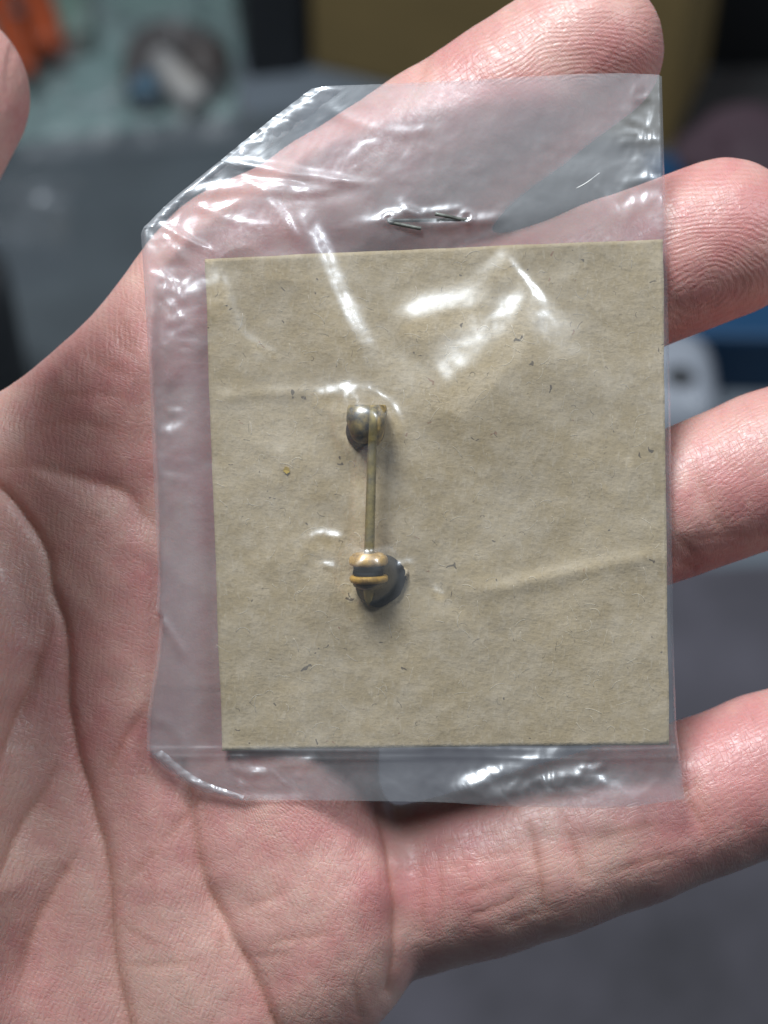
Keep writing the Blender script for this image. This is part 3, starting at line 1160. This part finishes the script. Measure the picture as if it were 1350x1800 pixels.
# shaft with the hooked top and a pointed tail below the bead
path = [P(653, 748, 2.4), P(656, 724, 2.9), P(656, 742, 3.3), P(655, 775, 3.0), P(653, 830, 2.7), P(651, 900, 2.5), P(649, 970, 2.4), P(648, 1010, 2.0), P(648, 1040, 1.5), P(647, 1064, 1.2)]
path = smooth_poly(path, 8)
tt = np.linspace(0, 1, len(path))
rad = np.interp(tt, [0, 0.3, 0.6, 0.8, 0.9, 0.955, 1.0], [0.40, 0.43, 0.50, 0.52, 0.5, 0.36, 0.06])
v, f = tube(path, rad, 16)
pin_part('shaft', v, f, M_BRASS)
# lower bead: two gold bands, black groove between, caps
ax = np.array([0.02, -1.0, -0.10])
bo = P(648, 1004, 1.75)
L = 4.1
prof_top = [(-1.85, 0.7), (-1.82, 1.25), (-1.70, 1.55), (-1.55, 1.62), (-1.50, 1.78), (-1.32, 1.90), (-0.95, 1.94), (-0.75, 1.90), (-0.64, 1.78), (-0.60, 1.55)]
prof_groove = [(-0.62, 1.52), (-0.1, 1.50), (-0.02, 1.40), (0.06, 1.50), (0.46, 1.52)]
prof_mid = [(0.40, 1.52), (0.44, 1.78), (0.56, 1.90), (0.80, 1.92), (1.02, 1.84), (1.10, 1.68), (1.12, 1.5)]
prof_low = [(1.08, 1.50), (1.2, 1.60), (1.45, 1.52), (1.70, 1.15), (1.80, 0.6)]
bead_v, bead_f = lathe(prof_top, bo, ax, 36)
bead = pin_part('bead', bead_v, bead_f, M_GOLD)
for nm, pr, mt in (('groove', prof_groove, M_BLACK), ('gold_band', prof_mid, M_GOLD), ('bead_end', prof_low, make_brass('brass_dark', (0.20, 0.13, 0.05), (0.05, 0.038, 0.025), 0.45, 0.6))):
    v, f = lathe(pr, bo, ax, 36)
    pin_part(nm, v, f, mt, bead)
# black washer-like base under the bead, seen at its lower right
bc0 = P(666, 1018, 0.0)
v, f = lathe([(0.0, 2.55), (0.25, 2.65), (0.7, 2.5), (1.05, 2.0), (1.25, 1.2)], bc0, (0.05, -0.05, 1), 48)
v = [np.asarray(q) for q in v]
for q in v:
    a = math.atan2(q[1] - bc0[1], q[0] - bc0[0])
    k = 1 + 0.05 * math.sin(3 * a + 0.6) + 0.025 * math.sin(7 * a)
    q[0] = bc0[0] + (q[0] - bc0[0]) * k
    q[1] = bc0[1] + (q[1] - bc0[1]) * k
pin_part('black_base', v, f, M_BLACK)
# upper cap: banded cup lying on its side
co_ = P(645, 740, 1.45)
axc = np.array([1.0, -0.04, 0.04])
Y_FLAT = P(0, 714)[1]


def cup_shape(prof, sides=36):
    """lathe about the x axis, cut flat at the top and narrowing downwards"""
    v, f = lathe(prof, co_, axc, sides)
    out = []
    for q in v:
        q = np.array(q, float)
        if q[1] > Y_FLAT:
            q[1] = Y_FLAT + 0.12 * (q[1] - Y_FLAT)
        low = max(0.0, co_[1] - q[1])
        q[0] = co_[0] + (q[0] - co_[0]) * (1 - 0.16 * low) + 0.05 * low
        q[1] -= 0.22 * low
        out.append(q)
    return out, f


v, f = cup_shape([(-2.0, 0.6), (-1.97, 1.3), (-1.86, 1.62), (-1.5, 1.80), (-0.8, 1.88), (-0.2, 1.86), (0.25, 1.80), (0.32, 1.70), (0.42, 1.70), (0.50, 1.82), (0.95, 1.88), (1.0, 1.74), (1.1, 1.72)])
cap = pin_part('cap', v, f, make_brass('brass_cap', (0.40, 0.28, 0.075), (0.045, 0.036, 0.020), 0.5, 0.7))
v, f = cup_shape([(1.06, 1.70), (1.10, 1.90), (1.3, 1.98), (1.6, 1.92), (1.84, 1.66), (1.96, 1.3), (2.0, 0.6)])
pin_part('cap_rim', v, f, make_brass('brass_rim', (0.50, 0.33, 0.09), (0.07, 0.052, 0.028), 0.38, 0.6), cap)
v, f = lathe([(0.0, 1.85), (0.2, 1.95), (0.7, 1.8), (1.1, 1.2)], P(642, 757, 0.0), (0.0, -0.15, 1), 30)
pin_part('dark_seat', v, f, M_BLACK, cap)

# ================================================================ staple
stp = empty('staple', PALM @ Matrix.Translation(Vector(P(750, 388)) * MM))
tag(stp, 'thin dark wire staple closing the top of the sachet, ends bent over', 'staple')
SO = P(750, 388)


def staple_part(name, pts, r=0.19):
    p = smooth_poly(np.array(pts), 5)
    v, f = tube(p, r, 10)
    return mesh_obj(name, np.asarray(v) - SO, f, M_STEEL, stp)


staple_part('leg', [P(683, 388, -0.55), P(683, 388, 0.35), P(687, 391, 0.62), P(710, 396, 0.72), P(740, 402, 0.85)])
staple_part('leg', [P(820, 386, -0.55), P(820, 386, 0.35), P(816, 387, 0.62), P(795, 382, 0.80), P(765, 376, 1.0)])
staple_part('crown', [P(683, 388, -0.50), P(690, 388, -0.66), P(750, 387, -0.66), P(813, 386, -0.66), P(820, 386, -0.50)])

# ================================================================ clear plastic sachet
Y_TOP, Y_BOT = 140, 1410
L_EDGE = [(140, 566), (155, 548), (172, 526), (283, 385), (330, 330), (398, 252), (410, 247), (450, 250), (650, 262), (900, 272), (1010, 277), (1075, 274), (1085, 281), (1150, 276), (1260, 258), (1322, 257), (1345, 285), (1378, 330), (1398, 380), (1410, 420)]
R_EDGE = [(140, 1164), (420, 1172), (700, 1179), (1100, 1184), (1285, 1190), (1330, 1196), (1410, 1204)]
T_OFF = [(540, 14), (600, 12), (700, 8), (830, 2), (1000, -8), (1100, -10), (1164, -7)]
B_OFF = [(380, -3), (500, -4), (690, -2), (800, 0), (930, 6), (1050, 9), (1120, 6), (1204, -6)]

# ridges of the front sheet: points, height mm, width mm
RIDGES = [
    ([(392, 288), (470, 306), (560, 318), (660, 326)], 0.34, 0.34),
    ([(392, 290), (450, 330), (500, 385), (520, 440)], 0.30, 0.34),
    ([(330, 350), (420, 338), (520, 345), (620, 330)], 0.34, 0.36),
    ([(335, 352), (390, 385), (450, 400), (500, 398)], 0.26, 0.34),
    ([(275, 395), (330, 425), (385, 448)], 0.30, 0.32),
    ([(278, 400), (310, 445), (345, 470)], 0.26, 0.32),
    ([(560, 175), (620, 215), (700, 235), (780, 225)], 0.18, 0.5),
    ([(600, 300), (640, 260), (690, 250)], 0.16, 0.5),
    ([(770, 1418), (860, 1402), (960, 1394), (1080, 1400), (1160, 1412)], 0.95, 2.3),
    ([(388, 283), (450, 295), (500, 303), (560, 312), (640, 322)], 0.45, 0.45),
    ([(325, 345), (380, 333), (440, 328), (520, 332), (570, 330), (625, 318)], 0.40, 0.5),
    ([(272, 385), (310, 410), (350, 435), (380, 450)], 0.35, 0.4),
    ([(335, 360), (370, 372), (410, 362), (440, 345)], 0.3, 0.45),
    ([(440, 345), (480, 370), (505, 405), (540, 440)], 0.35, 0.5),
    ([(620, 395), (680, 388), (720, 372), (740, 395), (790, 395), (840, 392), (900, 380)], 0.30, 0.55),
    ([(700, 345), (712, 366), (730, 378), (765, 374), (800, 370), (820, 366)], 0.25, 0.4),
    ([(430, 590), (455, 608), (495, 628)], 0.14, 0.35),
    ([(380, 470), (400, 560), (425, 610)], 0.22, 1.1),
    ([(290, 430), (292, 520), (300, 620), (308, 700)], 0.6, 2.0),
    ([(300, 740), (318, 780), (322, 830)], 0.28, 0.9),
    ([(545, 700), (600, 692), (640, 690)], 0.3, 0.7),
    ([(530, 960), (560, 942), (610, 950)], 0.30, 0.45),
    ([(560, 990), (600, 1000), (620, 985)], 0.25, 0.4),
    ([(690, 1000), (720, 990), (718, 1020)], 0.25, 0.35),
    ([(276, 1075), (300, 1110), (330, 1160)], 0.25, 0.35),
    ([(258, 1262), (300, 1275), (340, 1330)], 0.12, 0.6),
    ([(1085, 330), (1130, 318), (1172, 320)], 0.25, 0.6),
    ([(1080, 255), (1120, 250), (1168, 247)], 0.14, 0.4),
    ([(1060, 390), (1110, 370), (1170, 345)], 0.30, 0.9),
    ([(1060, 840), (1075, 880)], 0.12, 0.35),
    ([(1108, 800), (1104, 840)], 0.10, 0.3),
    ([(760, 1040), (785, 1050)], 0.22, 0.3),
    ([(400, 1345), (440, 1360), (470, 1350)], 0.25, 0.5),
    ([(490, 1340), (530, 1345), (560, 1330)], 0.28, 0.5),
    ([(425, 1372), (437, 1400)], 0.2, 0.25),
    ([(780, 1402), (870, 1360), (960, 1335), (1000, 1330)], 0.40, 0.8),
    ([(940, 1375), (1000, 1360), (1060, 1365)], 0.30, 0.6),
    ([(1010, 1345), (1040, 1350), (1070, 1340)], 0.25, 0.35),
]
# soft folds: steep towards the lamps, running out gently on the far side
FOLDS = [
    ([(450, 262), (500, 340), (545, 440), (590, 545), (622, 610), (636, 690)], 1.25, 1.75, 5.5),
    ([(690, 592), (740, 566), (800, 551), (880, 540)], 0.78, 2.0, 6.5),
    ([(965, 520), (900, 590), (840, 645), (740, 745)], 1.5, 2.9, 7.5),
    ([(870, 440), (915, 495), (952, 545)], 0.42, 0.8, 3.5),
    ([(375, 450), (400, 540), (430, 610), (470, 660)], 0.40, 1.0, 3.5),
]
CRINKLE = [  # px, py, rx, ry (px), amplitude mm
    (300, 540, 50, 260, 0.20), (420, 350, 150, 90, 0.07), (640, 260, 140, 110, 0.07), (1130, 370, 75, 45, 0.18), (960, 1375, 170, 45, 0.20),
    (580, 965, 60, 50, 0.14), (620, 700, 60, 25, 0.14), (770, 1042, 22, 16, 0.15), (1140, 250, 45, 120, 0.16), (480, 1355, 120, 30, 0.16),
    (860, 600, 90, 70, 0.03), (740, 390, 130, 25, 0.10), (1050, 860, 60, 60, 0.03), (300, 780, 40, 70, 0.06), (500, 830, 30, 30, 0.08),
]


def front_z(x, y):
    z = 0.36 + card_z(x, y) * 0.6
    # tent over the pin: a tight core over the metal and a wide low skirt
    d, t = poly_dist(x, y, P2([(652, 750), (651, 880), (648, 1000)]))
    wob = 1 + 0.35 * fbm(x * 0.2, y * 0.2, 2, 55)
    tent = 2.0 * np.exp(-(d / 1.25) ** 2)
    for px, py, a, r in ((647, 742, 2.9, 2.55), (643, 1003, 2.8, 2.35)):
        c = P(px, py)
        g = np.hypot(x - c[0], y - c[1]) / (r * wob)
        tent = np.maximum(tent, a * np.exp(-g ** 4 * 0.8))
    z = z + tent + 1.35 * np.exp(-(d / (5.2 * wob)) ** 2)
    # film pulled up round the two staple holes
    for px, py in ((683, 386), (820, 384)):
        c = P(px, py)
        g = np.hypot(x - c[0], y - c[1])
        z = z + 0.26 * np.exp(-((g - 0.45) / 0.28) ** 2) - 0.2 * np.exp(-(g / 0.3) ** 2)
    for pts, a, w in RIDGES:
        d, t = poly_dist(x, y, smooth_poly(P2(pts), 4))
        m = sstep(-0.03, 0.24, np.minimum(t, 1 - t))
        z = z + a * np.exp(-(d / w) ** 2) * m * (0.95 + 0.35 * vnoise(t * 3.5 + a * 50, np.zeros_like(t) + w * 13, 8))
    for pts, a, wl, wf in FOLDS:
        pl = smooth_poly(P2(pts), 6)
        d, t = poly_dist(x, y, pl)
        cx = np.interp(t, np.linspace(0, 1, len(pl)), pl[:, 0])
        e = pl[-1] - pl[0]
        nrm = np.array([-e[1], e[0]]) / np.linalg.norm(e)
        if nrm[1] < 0:
            nrm = -nrm
        i = np.clip((t * (len(pl) - 1)).astype(int), 0, len(pl) - 2)
        side = (x - pl[i, 0]) * nrm[0] + (y - pl[i, 1]) * nrm[1]
        sd = np.where(side > 0, d / wl, d / wf)
        sd = d / (wf + (wl - wf) * sstep(-0.25, 0.25, side / np.maximum(d, 1e-3)))
        z = z + a * np.exp(-sd ** 2) * sstep(-0.05, 0.28, np.minimum(t, 1 - t))
    z = z + 0.05 * fbm(x * 0.22, y * 0.22, 3, 90)
    # slack upper-left half of the film billows
    bil = np.exp(-(((x - P(430, 0)[0]) / 13) ** 2 + ((y - P(0, 330)[1]) / 9) ** 2)) + 0.8 * np.exp(-(((x - P(300, 0)[0]) / 3.5) ** 2 + ((y - P(0, 600)[1]) / 16) ** 2)) + 0.5 * np.exp(-(((x - P(1100, 0)[0]) / 6) ** 2 + ((y - P(0, 330)[1]) / 7) ** 2))
    z = z + 0.75 * bil * (0.5 + fbm(x * 0.19 + 3.1, y * 0.26 + 1.7, 2, 97))
    strip = np.exp(-((x - P(300, 0)[0]) / 2.6) ** 2) * sstep(P(0, 800)[1], P(0, 640)[1], y) * sstep(P(0, 380)[1], P(0, 430)[1], y)
    z = z + 1.35 * strip * vnoise(x * 0.16 + 2.3, y * 0.40 + 0.4, 140)
    cr = np.zeros_like(x)
    for px, py, rx, ry, a in CRINKLE:
        c = P(px, py)
        g = ((x - c[0]) / (rx / PPM)) ** 2 + ((y - c[1]) / (ry / PPM)) ** 2
        cr = np.maximum(cr, a * np.exp(-g))
    wx = 0.8 * fbm(x * 0.4, y * 0.4, 2, 101)
    z = z + (cr + 0.010) * (ridged(x * 0.62 + wx, y * 0.45 + wx, 3, 92) * 0.9 + 0.35)
    # double heat-seal line at the bottom
    for yy, a in ((1319, 0.13), (1331, 0.16)):
        yl = P(0, yy)[1] + 0.12 * np.sin(x * 0.25)
        z = z + a * np.exp(-((y - yl) / 0.22) ** 2)
    # below the seal the strip is thinner
    z = z - 0.25 * sstep(P(0, 1325)[1], P(0, 1360)[1], y)
    return z


def sheet_xy(nx, ny, inset=0.0):
    v = np.linspace(0, 1, ny + 1)
    yn = Y_TOP + (Y_BOT - Y_TOP) * v
    lx = np.interp(yn, [a for a, _ in L_EDGE], [b for _, b in L_EDGE]) + inset
    rx = np.interp(yn, [a for a, _ in R_EDGE], [b for _, b in R_EDGE]) - inset
    s = np.linspace(0, 1, nx + 1)
    px = lx[:, None] * (1 - s) + rx[:, None] * s
    to = np.interp(px, [a for a, _ in T_OFF], [b for _, b in T_OFF])
    bo_ = np.interp(px, [a for a, _ in B_OFF], [b for _, b in B_OFF])
    vv = v[:, None]
    py = yn[:, None] + to * np.clip(1 - vv * 6, 0, 1) ** 2 + bo_ * np.clip(1 - (1 - vv) * 6, 0, 1) ** 2
    return (px - 675) / PPM, (900 - py) / PPM


def grid_faces(nx, ny, flip=False):
    W = nx + 1
    i, j = np.meshgrid(np.arange(ny), np.arange(nx), indexing='ij')
    a = (i * W + j).ravel()
    q = np.stack([a + W, a + W + 1, a + 1, a], 1)
    return q[:, ::-1] if flip else q


def set_cloud_sheen(o, values=None):
    """milkiness of the polythene plus painted sheen, per vertex"""
    n = len(o.data.vertices)
    at = o.data.attributes.new('cloud_sheen', 'FLOAT', 'POINT')
    at.data.foreach_set('value', np.ones(n, np.float32) if values is None else values.ravel().astype(np.float32))


def build_bag():
    bag = empty('plastic_sachet', PALM)
    tag(bag, 'small clear plastic sachet with a cut-off corner lying on the open palm', 'plastic sachet')
    nx, ny = 190, 262
    x, y = sheet_xy(nx, ny)
    W = nx + 1
    s = np.linspace(0, 1, nx + 1)[None, :] * np.ones((ny + 1, 1))
    wid = (x[:, -1] - x[:, 0])[:, None]
    edge = np.minimum(s * wid, (1 - s) * wid)
    k = sstep(0, 0.40, edge)
    zf = front_z(x, y)
    # folded rims: front sheet curls down to meet the back
    zf = zf * k + (-0.30) * (1 - k)
    top_open = 0.10 * np.sin(x * 0.6)
    v = np.stack([x.ravel(), y.ravel(), zf.ravel()], 1)
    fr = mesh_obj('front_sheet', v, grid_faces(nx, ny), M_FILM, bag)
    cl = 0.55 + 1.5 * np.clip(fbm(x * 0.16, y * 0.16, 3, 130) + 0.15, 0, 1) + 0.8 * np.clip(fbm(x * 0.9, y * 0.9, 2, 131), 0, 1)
    cl = cl + 3.0 * sstep(P(0, 440)[1], P(0, 330)[1], y) + 2.0 * sstep(P(370, 0)[0], P(330, 0)[0], x) + 1.0 * sstep(P(0, 1325)[1], P(0, 1345)[1], y)  # left-edge term paints sheen as extra whiteness; top term is milky film
    set_cloud_sheen(fr, cl)
    nx2, ny2 = 90, 124
    x, y = sheet_xy(nx2, ny2)
    zb = -0.42 + 0.05 * fbm(x * 0.3, y * 0.3, 2, 120) + 0.03 * ridged(x * 0.5, y * 0.4, 2, 121)
    s = np.linspace(0, 1, nx2 + 1)[None, :] * np.ones((ny2 + 1, 1))
    wid = (x[:, -1] - x[:, 0])[:, None]
    k = sstep(0, 0.9, np.minimum(s * wid, (1 - s) * wid))
    zb = zb * k + (-0.31) * (1 - k)
    v = np.stack([x.ravel(), y.ravel(), zb.ravel()], 1)
    set_cloud_sheen(mesh_obj('back_sheet', v, grid_faces(nx2, ny2, True), M_FILM_BACK, bag))

    # folded-over strips along the cut corner
    def strip(name, outer, inner, z0, lift, n=60, m=6, seed=1):
        A, B = smooth_poly(P2(outer), 10), smooth_poly(P2(inner), 10)
        ta, tb = np.linspace(0, 1, len(A)), np.linspace(0, 1, len(B))
        u = np.linspace(0, 1, n + 1)
        pa = np.stack([np.interp(u, ta, A[:, c]) for c in (0, 1)], 1)
        pb = np.stack([np.interp(u, tb, B[:, c]) for c in (0, 1)], 1)
        w = np.linspace(0, 1, m + 1)
        xy = pa[:, None] * (1 - w[None, :, None]) + pb[:, None] * w[None, :, None]
        xx, yy = xy[..., 0], xy[..., 1]
        zz = z0 + lift * np.sin(np.pi * np.clip(w, 0.0, 1))[None, :] + 0.10 * ridged(xx * 0.8, yy * 0.8, 2, seed) + lift * 0.6 * w[None, :]
        vv = np.stack([xx.ravel(), yy.ravel(), zz.ravel()], 1)
        set_cloud_sheen(mesh_obj(name, vv, grid_faces(m, n), M_FOLD, bag))
    strip('folded_strip', [(388, 283), (468, 218), (548, 157)], [(425, 296), (512, 232), (612, 152)], 0.35, 0.35, seed=3)
    strip('folded_strip', [(252, 403), (300, 355), (386, 285)], [(284, 398), (340, 345), (404, 292)], 0.40, 0.35, seed=5)
    strip('folded_strip', [(262, 1328), (335, 1382), (425, 1408)], [(285, 1318), (350, 1368), (430, 1398)], 0.10, 0.25, seed=8)
    return bag


build_bag()


# ================================================================ small stray bits
def fibre_mesh(name, count, mat, parent, rmin, rmax, lmin, lmax, seed):
    rng = np.random.default_rng(seed)
    V, Fc = [], []
    for _ in range(count):
        u, t = rng.uniform(0.02, 0.98, 2)
        p = (CARD['tl'] * (1 - u) + CARD['tr'] * u) * (1 - t) + (CARD['bl'] * (1 - u) + CARD['br'] * u) * t
        a = rng.uniform(0, math.pi)
        bend = rng.normal(0, 0.9)
        L = rng.uniform(lmin, lmax)
        r = rng.uniform(rmin, rmax)
        pts = []
        q = np.array(p)
        for k in range(6):
            pts.append(q.copy())
            q = q + np.array([math.cos(a), math.sin(a)]) * L / 5
            a += bend / 5 * 2
        pts = np.array(pts)
        z = card_z(pts[:, 0], pts[:, 1]) + 0.085
        vv, ff = tube(np.column_stack([pts, z]), r, 4, True)
        o0 = len(V)
        V += vv
        Fc += [tuple(i + o0 for i in f) for f in ff]
    o = mesh_obj(name, V, Fc, mat, parent)
    o['kind'] = 'stuff'
    return o


card_obj = bpy.data.objects['paper_card']
fibre_mesh('dark_fibres', 90, simple_mat('dark_fibre', (0.09, 0.07, 0.05), 0.8), card_obj, 0.010, 0.022, 0.25, 1.0, 5)
fibre_mesh('pale_fibres', 380, simple_mat('pale_fibre', (0.80, 0.70, 0.52), 0.8), card_obj, 0.015, 0.035, 0.4, 1.8, 6)

# gold flake caught under the film
c = P(503, 826)
v, f = [], []
for k, (dx, dy, dz) in enumerate([(0, 0, 0.15), (0.32, 0.22, 0.3), (0.38, -0.2, 0.12), (0.05, -0.42, 0.26), (-0.3, -0.1, 0.1), (-0.1, 0.36, 0.3)]):
    v.append((c[0] + dx, c[1] + dy, float(card_z(np.array([c[0]]), np.array([c[1]]))[0]) + 0.08 + dz * 0.5))
f = [(0, 1, 2), (0, 2, 3), (0, 3, 4), (0, 4, 5), (0, 5, 1)]
o = mesh_obj('gold_flake', v, f, simple_mat('gold_leaf', (0.85, 0.58, 0.10), 0.3, 0.3), None, True, False)
sol = o.modifiers.new('t', 'SOLIDIFY')
sol.thickness = 0.00004
tag(o, 'tiny gold flake on the brown paper left of the pin', 'flake')
# white lint on the film near the upper right
p = smooth_poly(np.array([P(1013, 331, 0.55), P(1030, 322, 0.62), P(1054, 304, 0.58)]), 5)
v, f = tube(p, 0.055, 8)
o = mesh_obj('lint_fibre', v, f, simple_mat('lint', (0.85, 0.85, 0.82), 0.7), None)
tag(o, 'short white lint fibre on the sachet above the card, right of the staple', 'lint')
